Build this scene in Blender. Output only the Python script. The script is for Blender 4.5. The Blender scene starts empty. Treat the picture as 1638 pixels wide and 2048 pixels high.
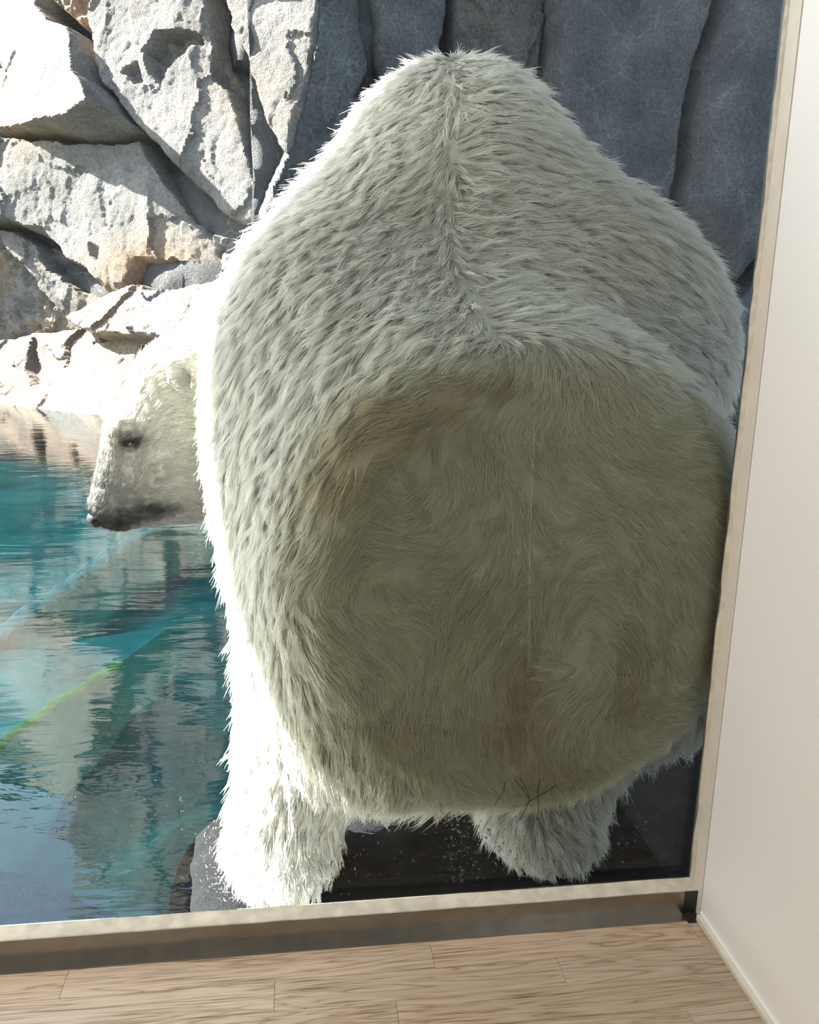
import bpy, bmesh, math, random
import numpy as np
from mathutils import Matrix, Vector

random.seed(7)
RNG = np.random.default_rng(11)
SC = bpy.context.scene
COL = SC.collection

# ------------------------------------------------------------------ camera
def camera():
    cd = bpy.data.cameras.new('camera')
    cd.sensor_fit = 'HORIZONTAL'
    cd.sensor_width = 36.0
    cd.lens = 36.0 * 1640.0 / 1638.0
    cd.clip_start = 0.02
    cd.clip_end = 500
    o = bpy.data.objects.new('camera', cd)
    COL.objects.link(o)
    yaw, pitch, roll = (math.radians(a) for a in (7.5664, -12.9039, 1.1017))
    f = Vector((math.sin(yaw) * math.cos(pitch), math.cos(yaw) * math.cos(pitch), math.sin(pitch)))
    r0 = Vector((math.cos(yaw), -math.sin(yaw), 0))
    u0 = r0.cross(f)
    r = math.cos(roll) * r0 + math.sin(roll) * u0
    u = -math.sin(roll) * r0 + math.cos(roll) * u0
    m = Matrix((r, u, -f)).transposed().to_4x4()
    m.translation = Vector((0, -1.3834, 1.15))
    o.matrix_world = m
    SC.camera = o
camera()

# ------------------------------------------------------------------ sky, sun, exposure
SUN_DIR = Vector((-0.77, 0.28, 0.575)).normalized()
SUN_STRENGTH = 46.0
SKY_STRENGTH = 0.52
SC.view_settings.view_transform = 'Standard'
SC.view_settings.look = 'None'
SC.view_settings.exposure = 0.42
SC.view_settings.gamma = 1.0
SC.view_settings.use_curve_mapping = False

def world():
    w = bpy.data.worlds.new('sky')
    SC.world = w
    w.use_nodes = True
    nt = w.node_tree
    bg = nt.nodes['Background']
    sky = nt.nodes.new('ShaderNodeTexSky')
    sky.sky_type = 'NISHITA'
    sky.sun_disc = False
    sky.sun_elevation = math.asin(SUN_DIR.z)
    sky.sun_rotation = math.atan2(SUN_DIR.x, SUN_DIR.y)
    sky.air_density = 1.0
    sky.dust_density = 1.5
    hs = nt.nodes.new('ShaderNodeHueSaturation')
    hs.inputs['Saturation'].default_value = 0.85
    nt.links.new(sky.outputs[0], hs.inputs['Color'])
    nt.links.new(hs.outputs[0], bg.inputs[0])
    bg.inputs[1].default_value = SKY_STRENGTH
world()

def sun():
    l = bpy.data.lights.new('sun', 'SUN')
    l.energy = SUN_STRENGTH
    l.angle = math.radians(0.53)
    l.color = (1.0, 0.955, 0.89)
    o = bpy.data.objects.new('sun', l)
    COL.objects.link(o)
    o.rotation_euler = SUN_DIR.to_track_quat('Z', 'Y').to_euler()
    o.location = SUN_DIR * 30
sun()

# ------------------------------------------------------------------ helpers
def tag(o, label=None, cat=None, group=None, kind=None):
    if label: o['label'] = label
    if cat: o['category'] = cat
    if group: o['group'] = group
    if kind: o['kind'] = kind
    return o

def empty(name, loc=(0, 0, 0)):
    o = bpy.data.objects.new(name, None)
    o.empty_display_size = 0.1
    o.location = loc
    COL.objects.link(o)
    return o

def link(name, me, mat, parent=None, smooth=True):
    if mat is not None and not me.materials:
        me.materials.append(mat)
    o = bpy.data.objects.new(name, me)
    COL.objects.link(o)
    if parent is not None:
        o.parent = parent
        o.matrix_parent_inverse = Matrix.Translation(-Vector(parent.location))
    if smooth and len(me.polygons):
        me.polygons.foreach_set('use_smooth', np.ones(len(me.polygons), dtype=bool))
    return o

def mesh_np(name, V, F):
    me = bpy.data.meshes.new(name)
    me.from_pydata(np.asarray(V).tolist(), [], np.asarray(F).tolist() if not isinstance(F, list) else F)
    me.update()
    return me

def quads_np(name, V, Q):
    me = bpy.data.meshes.new(name)
    V = np.asarray(V, np.float32); Q = np.asarray(Q, np.int32)
    me.vertices.add(len(V)); me.vertices.foreach_set('co', V.ravel())
    me.loops.add(Q.size); me.loops.foreach_set('vertex_index', Q.ravel())
    me.polygons.add(len(Q))
    me.polygons.foreach_set('loop_start', np.arange(0, Q.size, 4, dtype=np.int32))
    me.update(calc_edges=True)
    me.validate()
    return me

def box_bm(bm, x0, x1, y0, y1, z0, z1):
    vs = [bm.verts.new((x, y, z)) for x in (x0, x1) for y in (y0, y1) for z in (z0, z1)]
    for f in ((0, 1, 3, 2), (4, 6, 7, 5), (0, 4, 5, 1), (2, 3, 7, 6), (0, 2, 6, 4), (1, 5, 7, 3)):
        bm.faces.new([vs[i] for i in f])

def box(name, b, mat, parent=None, bevel=0.0, seg=2):
    bm = bmesh.new()
    box_bm(bm, *b)
    if bevel:
        bmesh.ops.bevel(bm, geom=bm.edges[:], offset=bevel, segments=seg, profile=0.6, affect='EDGES')
    bmesh.ops.recalc_face_normals(bm, faces=bm.faces)
    me = bpy.data.meshes.new(name)
    bm.to_mesh(me); bm.free()
    return link(name, me, mat, parent, smooth=False)

# vectorised gradient noise -------------------------------------------------
def _hash(i, j, k, seed):
    h = (i.astype(np.int64) * 374761393 + j.astype(np.int64) * 668265263 + k.astype(np.int64) * 2147483647 + seed * 974634777) & 0xFFFFFFFF
    h = ((h ^ (h >> 13)) * 1274126177) & 0xFFFFFFFF
    return ((h ^ (h >> 16)) & 0xFFFF).astype(np.float64) / 65535.0

def vnoise(P, scale=1.0, seed=0):
    P = np.asarray(P, np.float64) * scale
    I = np.floor(P).astype(np.int64); f = P - I
    f = f * f * f * (f * (f * 6 - 15) + 10)
    r = 0
    for a in (0, 1):
        wx = f[:, 0] if a else 1 - f[:, 0]
        for b in (0, 1):
            wy = f[:, 1] if b else 1 - f[:, 1]
            for c in (0, 1):
                wz = f[:, 2] if c else 1 - f[:, 2]
                r = r + wx * wy * wz * _hash(I[:, 0] + a, I[:, 1] + b, I[:, 2] + c, seed)
    return r * 2 - 1

def fbm(P, scale=1.0, octaves=4, seed=0, gain=0.5):
    r = 0; a = 1.0
    for o in range(octaves):
        r = r + a * vnoise(P, scale * 2.03 ** o, seed + o * 17)
        a *= gain
    return r

def facets(P2, size, seed=0, tilt=0.6, off=0.5, stretch=(1, 1)):
    """broken-stone relief: every Voronoi cell is a small tilted plane of its own"""
    Q = np.asarray(P2) / (np.array(stretch) * size)
    I = np.floor(Q).astype(np.int64)
    best = np.full(len(Q), 1e9); bid = np.zeros((len(Q), 2), np.int64); bd = np.zeros((len(Q), 2))
    z = np.zeros(len(Q), np.int64)
    for a in (-1, 0, 1):
        for b in (-1, 0, 1):
            ci = I[:, 0] + a; cj = I[:, 1] + b
            cx = ci + _hash(ci, cj, z, seed); cy = cj + _hash(ci, cj, z + 1, seed)
            d = np.stack([Q[:, 0] - cx, Q[:, 1] - cy], 1)
            dist = (d ** 2).sum(1)
            m = dist < best
            best[m] = dist[m]; bid[m, 0] = ci[m]; bid[m, 1] = cj[m]; bd[m] = d[m]
    o = _hash(bid[:, 0], bid[:, 1], z + 2, seed) - 0.5
    gx = _hash(bid[:, 0], bid[:, 1], z + 3, seed) - 0.5
    gy = _hash(bid[:, 0], bid[:, 1], z + 4, seed) - 0.5
    return (o * 2 * off + 2 * tilt * (gx * bd[:, 0] + gy * bd[:, 1])) * size

# ------------------------------------------------------------------ materials
def new_mat(name):
    m = bpy.data.materials.new(name); m.use_nodes = True
    nt = m.node_tree
    return m, nt, nt.nodes['Principled BSDF']

def N(nt, t, **kw):
    n = nt.nodes.new(t)
    for k, v in kw.items():
        if k.startswith('i_'): n.inputs[k[2:].replace('_', ' ')].default_value = v
        else: setattr(n, k, v)
    return n

def ramp(nt, src, stops):
    r = nt.nodes.new('ShaderNodeValToRGB')
    e = r.color_ramp.elements
    while len(e) < len(stops): e.new(0.5)
    for k, (p, c) in enumerate(stops):
        e[k].position = p; e[k].color = (*c, 1)
    nt.links.new(src, r.inputs[0])
    return r.outputs[0]

def bump(nt, bsdf, src, strength, dist):
    b = N(nt, 'ShaderNodeBump'); b.inputs['Strength'].default_value = strength; b.inputs['Distance'].default_value = dist
    nt.links.new(src, b.inputs['Height'])
    nt.links.new(b.outputs[0], bsdf.inputs['Normal'])
    return b

def plain(name, col, rough=0.6, metal=0.0, var=0.06, scale=12.0, bumpd=0.0, spec=0.5):
    m, nt, b = new_mat(name)
    tc = N(nt, 'ShaderNodeTexCoord')
    n = N(nt, 'ShaderNodeTexNoise'); n.inputs['Scale'].default_value = scale; n.inputs['Detail'].default_value = 6
    nt.links.new(tc.outputs['Object'], n.inputs['Vector'])
    lo = tuple(c * (1 - var) for c in col); hi = tuple(min(1, c * (1 + var)) for c in col)
    nt.links.new(ramp(nt, n.outputs[0], [(0.3, lo), (0.7, hi)]), b.inputs['Base Color'])
    b.inputs['Roughness'].default_value = rough; b.inputs['Metallic'].default_value = metal
    b.inputs['Specular IOR Level'].default_value = spec
    if bumpd: bump(nt, b, n.outputs[0], 0.6, bumpd)
    return m

def mat_wood():
    m, nt, b = new_mat('oak_parquet')
    tc = N(nt, 'ShaderNodeTexCoord'); oi = N(nt, 'ShaderNodeObjectInfo')
    add = N(nt, 'ShaderNodeVectorMath', operation='ADD')
    sc = N(nt, 'ShaderNodeVectorMath', operation='SCALE'); sc.inputs['Scale'].default_value = 37.0
    cx = N(nt, 'ShaderNodeCombineXYZ')
    for k in range(3): nt.links.new(oi.outputs['Random'], cx.inputs[k])
    nt.links.new(cx.outputs[0], sc.inputs[0]); nt.links.new(tc.outputs['Object'], add.inputs[0]); nt.links.new(sc.outputs[0], add.inputs[1])
    mp = N(nt, 'ShaderNodeMapping'); mp.inputs['Scale'].default_value = (1.3, 22, 8)
    nt.links.new(add.outputs[0], mp.inputs[0])
    n1 = N(nt, 'ShaderNodeTexNoise'); n1.inputs['Scale'].default_value = 1.0; n1.inputs['Detail'].default_value = 3; n1.inputs['Distortion'].default_value = 0.5
    nt.links.new(mp.outputs[0], n1.inputs[0])
    # cathedral figure: contour lines of a slow noise
    mul = N(nt, 'ShaderNodeMath', operation='MULTIPLY'); mul.inputs[1].default_value = 14.0
    fr = N(nt, 'ShaderNodeMath', operation='PINGPONG'); fr.inputs[1].default_value = 0.5
    nt.links.new(n1.outputs[0], mul.inputs[0]); nt.links.new(mul.outputs[0], fr.inputs[0])
    # pores: short dark dashes along the board
    mp2 = N(nt, 'ShaderNodeMapping'); mp2.inputs['Scale'].default_value = (7, 260, 60)
    nt.links.new(add.outputs[0], mp2.inputs[0])
    n2 = N(nt, 'ShaderNodeTexNoise'); n2.inputs['Scale'].default_value = 1.0; n2.inputs['Detail'].default_value = 2
    nt.links.new(mp2.outputs[0], n2.inputs[0])
    c1 = ramp(nt, fr.outputs[0], [(0.0, (0.30, 0.22, 0.15)), (0.14, (0.45, 0.355, 0.265)), (0.5, (0.52, 0.43, 0.335))])
    c2 = ramp(nt, n2.outputs[0], [(0.33, (0.42, 0.34, 0.28)), (0.43, (1, 1, 1))])
    mx = N(nt, 'ShaderNodeMixRGB', blend_type='MULTIPLY'); mx.inputs[0].default_value = 0.75
    nt.links.new(c1, mx.inputs[1]); nt.links.new(c2, mx.inputs[2])
    tone = ramp(nt, oi.outputs['Random'], [(0.0, (0.88, 0.84, 0.80)), (0.55, (1.0, 1.0, 1.0)), (1.0, (1.06, 0.98, 0.9))])
    m2 = N(nt, 'ShaderNodeMixRGB', blend_type='MULTIPLY'); m2.inputs[0].default_value = 1.0
    nt.links.new(mx.outputs[0], m2.inputs[1]); nt.links.new(tone, m2.inputs[2])
    nt.links.new(m2.outputs[0], b.inputs['Base Color'])
    b.inputs['Roughness'].default_value = 0.45
    bump(nt, b, n2.outputs[0], 0.25, 0.0006)
    return m

def mat_rock(name, stops, wet=0.0, tint=None, scale=1.0, bstr=0.8, rough=0.85, vein=0.42, speckle=0.28):
    m, nt, b = new_mat(name)
    tc = N(nt, 'ShaderNodeTexCoord')
    grain = N(nt, 'ShaderNodeTexNoise'); grain.inputs['Scale'].default_value = 55 * scale; grain.inputs['Detail'].default_value = 4
    big = N(nt, 'ShaderNodeTexNoise'); big.inputs['Scale'].default_value = 1.1 * scale; big.inputs['Detail'].default_value = 8; big.inputs['Roughness'].default_value = 0.62
    fine = N(nt, 'ShaderNodeTexNoise'); fine.inputs['Scale'].default_value = 22 * scale; fine.inputs['Detail'].default_value = 6; fine.inputs['Roughness'].default_value = 0.7
    stain = N(nt, 'ShaderNodeTexNoise'); stain.inputs['Scale'].default_value = 0.55 * scale; stain.inputs['Detail'].default_value = 5
    for n in (big, fine, stain, grain): nt.links.new(tc.outputs['Object'], n.inputs['Vector'])
    base = ramp(nt, big.outputs[0], stops)
    speck = ramp(nt, fine.outputs[0], [(0.3, (1 - speckle,) * 3), (0.5, (1, 1, 1)), (0.72, (1 + speckle,) * 3)])
    mx = N(nt, 'ShaderNodeMixRGB', blend_type='MULTIPLY'); mx.inputs[0].default_value = 1.0
    nt.links.new(base, mx.inputs[1]); nt.links.new(speck, mx.inputs[2])
    out = mx.outputs[0]
    if tint:
        f = ramp(nt, stain.outputs[0], [(0.48, (0, 0, 0)), (0.66, (1, 1, 1))])
        m3 = N(nt, 'ShaderNodeMixRGB'); nt.links.new(f, m3.inputs[0]); nt.links.new(out, m3.inputs[1])
        mt = N(nt, 'ShaderNodeMixRGB', blend_type='MULTIPLY'); mt.inputs[0].default_value = 1; mt.inputs[2].default_value = (*tint, 1)
        nt.links.new(out, mt.inputs[1]); nt.links.new(mt.outputs[0], m3.inputs[2])
        out = m3.outputs[0]
    # pale mineral veins
    v = N(nt, 'ShaderNodeTexVoronoi', feature='DISTANCE_TO_EDGE'); v.inputs['Scale'].default_value = 0.9 * scale
    wv = N(nt, 'ShaderNodeVectorMath', operation='ADD'); nt.links.new(tc.outputs['Object'], wv.inputs[0])
    ns = N(nt, 'ShaderNodeVectorMath', operation='SCALE'); ns.inputs['Scale'].default_value = 0.7 / scale
    nt.links.new(big.outputs['Color'], ns.inputs[0]); nt.links.new(ns.outputs[0], wv.inputs[1]); nt.links.new(wv.outputs[0], v.inputs['Vector'])
    vf = ramp(nt, v.outputs['Distance'], [(0.0, (0.22, 0.22, 0.22)), (0.008, (0, 0, 0))])
    m4 = N(nt, 'ShaderNodeMixRGB'); nt.links.new(vf, m4.inputs[0]); nt.links.new(out, m4.inputs[1]); m4.inputs[2].default_value = (vein, vein, vein, 1)
    nt.links.new(m4.outputs[0], b.inputs['Base Color'])
    b.inputs['Roughness'].default_value = rough; b.inputs['Specular IOR Level'].default_value = 0.12
    if wet: b.inputs['Coat Weight'].default_value = wet; b.inputs['Coat Roughness'].default_value = 0.25
    ad = N(nt, 'ShaderNodeMath', operation='ADD'); nt.links.new(fine.outputs[0], ad.inputs[0]); nt.links.new(grain.outputs[0], ad.inputs[1])
    bump(nt, b, ad.outputs[0], bstr, 0.045 / scale)
    return m

def mat_glass():
    m, nt, b = new_mat('window_glass')
    nt.nodes.remove(b)
    out = nt.nodes['Material Output']
    tr = N(nt, 'ShaderNodeBsdfTransparent'); tr.inputs[0].default_value = (0.962, 0.985, 0.962, 1)
    gl = N(nt, 'ShaderNodeBsdfGlossy'); gl.inputs['Roughness'].default_value = 0.0
    fr = N(nt, 'ShaderNodeFresnel'); fr.inputs[0].default_value = 1.25
    mx = N(nt, 'ShaderNodeMixShader')
    nt.links.new(fr.outputs[0], mx.inputs[0]); nt.links.new(tr.outputs[0], mx.inputs[1]); nt.links.new(gl.outputs[0], mx.inputs[2])
    nt.links.new(mx.outputs[0], out.inputs[0])
    return m

def mat_water():
    m, nt, b = new_mat('pool_water')
    nt.nodes.remove(b)
    out = nt.nodes['Material Output']
    tc = N(nt, 'ShaderNodeTexCoord')
    mp = N(nt, 'ShaderNodeMapping'); mp.inputs['Scale'].default_value = (0.7, 2.4, 1.0); mp.inputs['Rotation'].default_value = (0, 0, 0.15)
    nt.links.new(tc.outputs['Object'], mp.inputs[0])
    n1 = N(nt, 'ShaderNodeTexNoise'); n1.inputs['Scale'].default_value = 2.2; n1.inputs['Detail'].default_value = 5; n1.inputs['Roughness'].default_value = 0.5
    n1.inputs['Distortion'].default_value = 0.4
    nt.links.new(mp.outputs[0], n1.inputs[0])
    bp = N(nt, 'ShaderNodeBump'); bp.inputs['Strength'].default_value = 0.35; bp.inputs['Distance'].default_value = 0.012
    nt.links.new(n1.outputs[0], bp.inputs['Height'])
    tr = N(nt, 'ShaderNodeBsdfTransparent'); tr.inputs[0].default_value = (0.28, 0.88, 0.86, 1)
    gl = N(nt, 'ShaderNodeBsdfGlossy'); gl.inputs['Roughness'].default_value = 0.02
    nt.links.new(bp.outputs[0], gl.inputs['Normal'])
    fr = N(nt, 'ShaderNodeFresnel'); fr.inputs[0].default_value = 1.8
    nt.links.new(bp.outputs[0], fr.inputs['Normal'])
    mx = N(nt, 'ShaderNodeMixShader')
    nt.links.new(fr.outputs[0], mx.inputs[0]); nt.links.new(tr.outputs[0], mx.inputs[1]); nt.links.new(gl.outputs[0], mx.inputs[2])
    nt.links.new(mx.outputs[0], out.inputs[0])
    return m

def mat_fur():
    m, nt, b = new_mat('bear_fur')
    at = N(nt, 'ShaderNodeAttribute', attribute_name='tint')
    hi = N(nt, 'ShaderNodeHairInfo')
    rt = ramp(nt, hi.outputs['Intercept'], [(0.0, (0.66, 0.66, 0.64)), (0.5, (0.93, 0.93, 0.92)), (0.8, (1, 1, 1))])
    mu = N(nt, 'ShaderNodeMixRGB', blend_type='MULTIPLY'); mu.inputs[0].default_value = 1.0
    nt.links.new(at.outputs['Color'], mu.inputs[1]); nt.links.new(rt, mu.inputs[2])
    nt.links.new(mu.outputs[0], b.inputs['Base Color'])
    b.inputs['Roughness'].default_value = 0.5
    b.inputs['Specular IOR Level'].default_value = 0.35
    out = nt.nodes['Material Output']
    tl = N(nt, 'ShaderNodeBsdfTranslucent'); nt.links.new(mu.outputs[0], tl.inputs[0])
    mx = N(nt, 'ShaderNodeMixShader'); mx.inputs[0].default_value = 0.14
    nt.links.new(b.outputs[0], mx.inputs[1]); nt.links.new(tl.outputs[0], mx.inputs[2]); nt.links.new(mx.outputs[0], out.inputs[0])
    return m

def mat_skin():
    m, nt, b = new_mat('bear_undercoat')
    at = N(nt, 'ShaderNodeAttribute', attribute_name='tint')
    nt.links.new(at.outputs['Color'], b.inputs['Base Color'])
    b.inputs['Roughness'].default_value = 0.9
    return m

M = {}
M['wood'] = mat_wood()
M['white'] = plain('white_wall_panel', (0.90, 0.90, 0.89), 0.45, var=0.012, scale=3)
M['cream'] = plain('cream_jamb', (0.72, 0.68, 0.59), 0.5, var=0.05, scale=20)
M['caulk'] = plain('aged_sealant', (0.60, 0.56, 0.46), 0.7, var=0.15, scale=45, bumpd=0.002)
M['steel'] = plain('brushed_steel', (0.55, 0.545, 0.53), 0.22, metal=1.0, var=0.06, scale=30)
M['steel_up'] = plain('shaded_steel_upstand', (0.30, 0.29, 0.27), 0.25, metal=1.0, var=0.1, scale=25)  # darker copy of the channel steel, shade of the upstand painted in
M['shade_plate'] = plain('gap_shade_plate', (0.05, 0.05, 0.05), 0.4, metal=0.6)
M['plaster'] = plain('room_plaster', (0.72, 0.71, 0.69), 0.7, var=0.03)
M['facade'] = plain('facade_concrete', (0.42, 0.42, 0.41), 0.85, var=0.12, scale=6)
M['fill_lamp_metal'] = plain('fill_lamp_housing', (0.7, 0.7, 0.7), 0.4, metal=0.3)
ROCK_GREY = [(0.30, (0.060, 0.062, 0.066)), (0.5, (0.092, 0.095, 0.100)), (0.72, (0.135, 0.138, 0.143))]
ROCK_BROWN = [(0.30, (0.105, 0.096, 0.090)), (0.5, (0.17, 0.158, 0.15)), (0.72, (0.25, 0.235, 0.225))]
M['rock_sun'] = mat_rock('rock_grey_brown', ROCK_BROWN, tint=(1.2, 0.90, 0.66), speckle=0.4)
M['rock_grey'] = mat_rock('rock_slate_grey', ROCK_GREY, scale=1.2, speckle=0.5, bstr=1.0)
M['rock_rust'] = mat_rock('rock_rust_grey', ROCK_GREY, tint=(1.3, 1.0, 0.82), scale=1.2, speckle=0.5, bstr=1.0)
M['rock_back'] = mat_rock('rock_crevice', [(0.3, (0.05, 0.05, 0.052)), (0.7, (0.10, 0.10, 0.105))])
M['ledge'] = mat_rock('rock_wet_shade_ledge', [(0.3, (0.004, 0.0048, 0.0065)), (0.5, (0.008, 0.0092, 0.012)), (0.72, (0.018, 0.020, 0.024))], wet=0.0, scale=5, vein=0.05)  # dark wet rock, made near black so its colour carries the shade
M['sunk'] = mat_rock('rock_submerged', [(0.3, (0.16, 0.17, 0.26)), (0.7, (0.30, 0.31, 0.42))], scale=4)
M['glass'] = mat_glass()
M['water'] = mat_water()
M['fur'] = mat_fur()
M['skin'] = mat_skin()

# ------------------------------------------------------------------ the room
XR = 0.783           # face of the white side wall
ZG = 0.052           # bottom edge of the glass
Z_WATER = -0.12
def room():
    fl = box('floor', (-5.0, XR + 0.02, -4.5, -0.052, -0.12, -0.006), M['wood'])
    tag(fl, 'light oak parquet floor in front of the window', kind='structure')
    # parquet strips, each its own piece
    w = 0.0665
    y1 = -0.0565
    base = {}
    for r in range(9):
        y0 = y1 - w
        x = XR - 0.012 - (0.02, 0.31, 0.62, 0.12, 0.45, 0.25, 0.55, 0.05, 0.4)[r]
        ends = [XR - 0.012]
        rr = random.Random(r * 3 + 1)
        while x > -1.6:
            ends.append(x); x -= rr.choice((0.52, 0.58, 0.66))
        ends.append(-1.7)
        for a, b in zip(ends[1:], ends[:-1]):
            L = b - a
            if L < 0.03: continue
            key = round(L, 3)
            g = 0.00025
            if key not in base:
                bm = bmesh.new()
                box_bm(bm, -L / 2 + g, L / 2 - g, -w / 2 + g, w / 2 - g, -0.0058, 0)
                bmesh.ops.bevel(bm, geom=[e for e in bm.edges if all(v.co.z > -0.001 for v in e.verts)], offset=0.0004, segments=1, affect='EDGES')
                me = bpy.data.meshes.new('plank'); bm.to_mesh(me); bm.free(); base[key] = me
            o = link('plank', base[key], M['wood'], fl, smooth=False)
            o.location = ((a + b) / 2, (y0 + y1) / 2, 0)
        y1 = y0
    wr = box('wall_right', (XR, XR + 0.18, -4.5, -0.046, -0.10, 2.4), M['white'])
    tag(wr, 'smooth white side wall meeting the window at a right angle', kind='structure')
    tag(box('wall_back', (-5.2, XR + 0.18, -4.7, -4.5, -0.1, 2.4), M['plaster']), 'off-white back wall of the room', kind='structure')
    tag(box('wall_left', (-5.2, -5.0, -4.5, 0.02, -0.1, 2.4), M['plaster']), 'off-white far side wall of the room', kind='structure')
    tag(box('ceiling', (-5.2, XR + 0.18, -4.7, 0.0, 2.40, 2.459), M['plaster']), 'off-white ceiling', kind='structure')
    # skirting along the white wall
    bb = box('baseboard_right', (XR - 0.012, XR + 0.001, -4.4, -0.052, -0.004, 0.010), M['cream'], bevel=0.002)
    tag(bb, 'narrow cream skirting strip at the foot of the white wall', kind='structure')
    box('sealant_line', (XR - 0.0035, XR + 0.001, -4.4, -0.048, 0.010, 0.0135), M['white'], bb)
    # jamb in the corner between glass and wall
    t = box('trim_1', (XR - 0.0015, XR + 0.18, -0.0445, 0.0, -0.004, 2.3), M['cream'], bevel=0.0008)
    tag(t, 'cream jamb strip in the corner between glass and white wall', kind='structure')
    bm = bmesh.new()
    n = 160
    rows = []
    for k in range(n + 1):
        z = ZG - 0.01 + (2.29 - ZG) * k / n
        jog = 0.0028 * vnoise([[0.3, 0.7, z * 9]], 1.0, 5)[0] + 0.0015 * vnoise([[0.3, 0.7, z * 33]], 1.0, 6)[0]
        rows.append([bm.verts.new(p) for p in ((XR, 0.0, z), (XR - 0.006 - jog, 0.0, z), (XR - 0.0048 - jog, -0.005, z), (XR - 0.001, -0.011, z), (XR, -0.011, z))])
    for a, b in zip(rows[:-1], rows[1:]):
        for j in range(4): bm.faces.new((a[j], a[j + 1], b[j + 1], b[j]))
    bmesh.ops.recalc_face_normals(bm, faces=bm.faces)
    me = bpy.data.meshes.new('sealant_bead'); bm.to_mesh(me); bm.free()
    link('sealant_bead', me, M['caulk'], t)
    # header above the window and outside building
    tag(box('wall_header', (-5.2, XR + 0.18, -0.16, 0.02, 2.3, 2.4), M['plaster']), 'off-white header above the window', kind='structure')
    tag(box('wall_facade', (XR + 0.002, 6.0, -0.25, 0.020, -0.6, 2.458), M['facade']), 'grey concrete facade beside the window', kind='structure')
    tag(box('roof_canopy', (-7.0, 6.0, -4.7, 1.15, 2.46, 2.95), M['facade']), 'flat roof overhanging the viewing window', kind='structure')
    tag(box('wall_plinth', (-5.2, XR + 0.002, -0.027, 0.020, -1.9, 0.040), M['facade']), 'concrete plinth under the window', kind='structure')
    # unseen ceiling lamps added to brighten the wall and floor
    for i, (x, y) in enumerate(((-0.55, -0.42), (-1.6, -0.42), (-2.7, -0.42), (-3.6, -3.2))):
        e = empty('fill_lamp', (x, y, 2.4))
        tag(e, 'unseen round fill lamp added under the ceiling', 'lamp', 'unseen fill lamps added under the ceiling')
        bm = bmesh.new(); bmesh.ops.create_cone(bm, cap_ends=True, segments=24, radius1=0.13, radius2=0.11, depth=0.05)
        me = bpy.data.meshes.new('housing'); bm.to_mesh(me); bm.free()
        o = link('housing', me, M['fill_lamp_metal'], e, False); o.location = (x, y, 2.376)
        o.matrix_parent_inverse = Matrix.Translation(-Vector(e.location))
        l = bpy.data.lights.new('fill_light', 'AREA'); l.shape = 'DISK'; l.size = 0.2; l.energy = 14; l.color = (1, 0.96, 0.91)
        lo = bpy.data.objects.new('fill_light', l); COL.objects.link(lo); lo.location = (0, 0, -0.055); lo.parent = e
room()

def window():
    w = box('window_1', (-5.0, XR + 0.05, 0.0, 0.020, 0.042, 2.3), M['glass'])
    tag(w, 'large clear viewing window onto the bear pool', kind='structure')
    return w
WIN = window()

def channel():
    e = empty('trim_2', (0, -0.03, 0))
    tag(e, 'cream sill strip and steel drip channel along the foot of the window', kind='structure')
    # sill strip: slightly uneven sealant top
    bm = bmesh.new(); n = 260; rows = []
    for k in range(n + 1):
        x = -5.0 + (XR + 5.0) * k / n if k else -5.0
        x = XR - (XR + 1.6) * k / n if k < n else -5.0
        j = 0.0008 * vnoise([[x * 20, 3, 1]], 1, 8)[0]
        rows.append([bm.verts.new(p) for p in ((x, 0.0, ZG + 0.004 + j), (x, -0.005, ZG + j), (x, -0.0285 + j, ZG - 0.001), (x, -0.030 + j, ZG - 0.004), (x, -0.030, ZG - 0.012), (x, 0.0, ZG - 0.012))])
    for a, b in zip(rows[:-1], rows[1:]):
        for j in range(5): bm.faces.new((a[j], a[j + 1], b[j + 1], b[j]))
    bmesh.ops.recalc_face_normals(bm, faces=bm.faces)
    me = bpy.data.meshes.new('sill_strip'); bm.to_mesh(me); bm.free()
    link('sill_strip', me, M['caulk_light'], e, True)
    box('steel_upstand', (-5.0, XR - 0.030, -0.0315, -0.0285, 0.0, ZG - 0.0045), M['steel_up'], e, bevel=0.0006)
    box('steel_base', (-5.0, XR - 0.034, -0.0560, -0.0290, -0.005, 0.0008), M['steel'], e, bevel=0.0005)
    # dark plates stand in for the shaded gap at the channel end
    box('gap_shade', (XR - 0.034, XR - 0.0115, -0.0560, -0.0280, -0.006, -0.002), M['shade_plate'], e)
    box('gap_shade_back', (XR - 0.030, XR - 0.002, -0.0312, -0.0290, -0.002, ZG - 0.0045), M['shade_plate'], e)
M['caulk_light'] = plain('sill_sealant', (0.60, 0.57, 0.48), 0.6, var=0.2, scale=30, bumpd=0.0015)
channel()

# ------------------------------------------------------------------ rock face
PL = [np.array(v) for v in ([-4.8047, 12.5682, -0.12], [0.791, -0.6118, 0.0], [0.148, 0.1914, 0.9703], [-0.5936, -0.7675, 0.2419])]
PR = [np.array(v) for v in ([-0.2519, 10.109, -0.12], [0.9903, 0.1392, 0.0], [-0.0049, 0.0346, 0.9994], [0.1391, -0.9897, 0.0349])]

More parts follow.
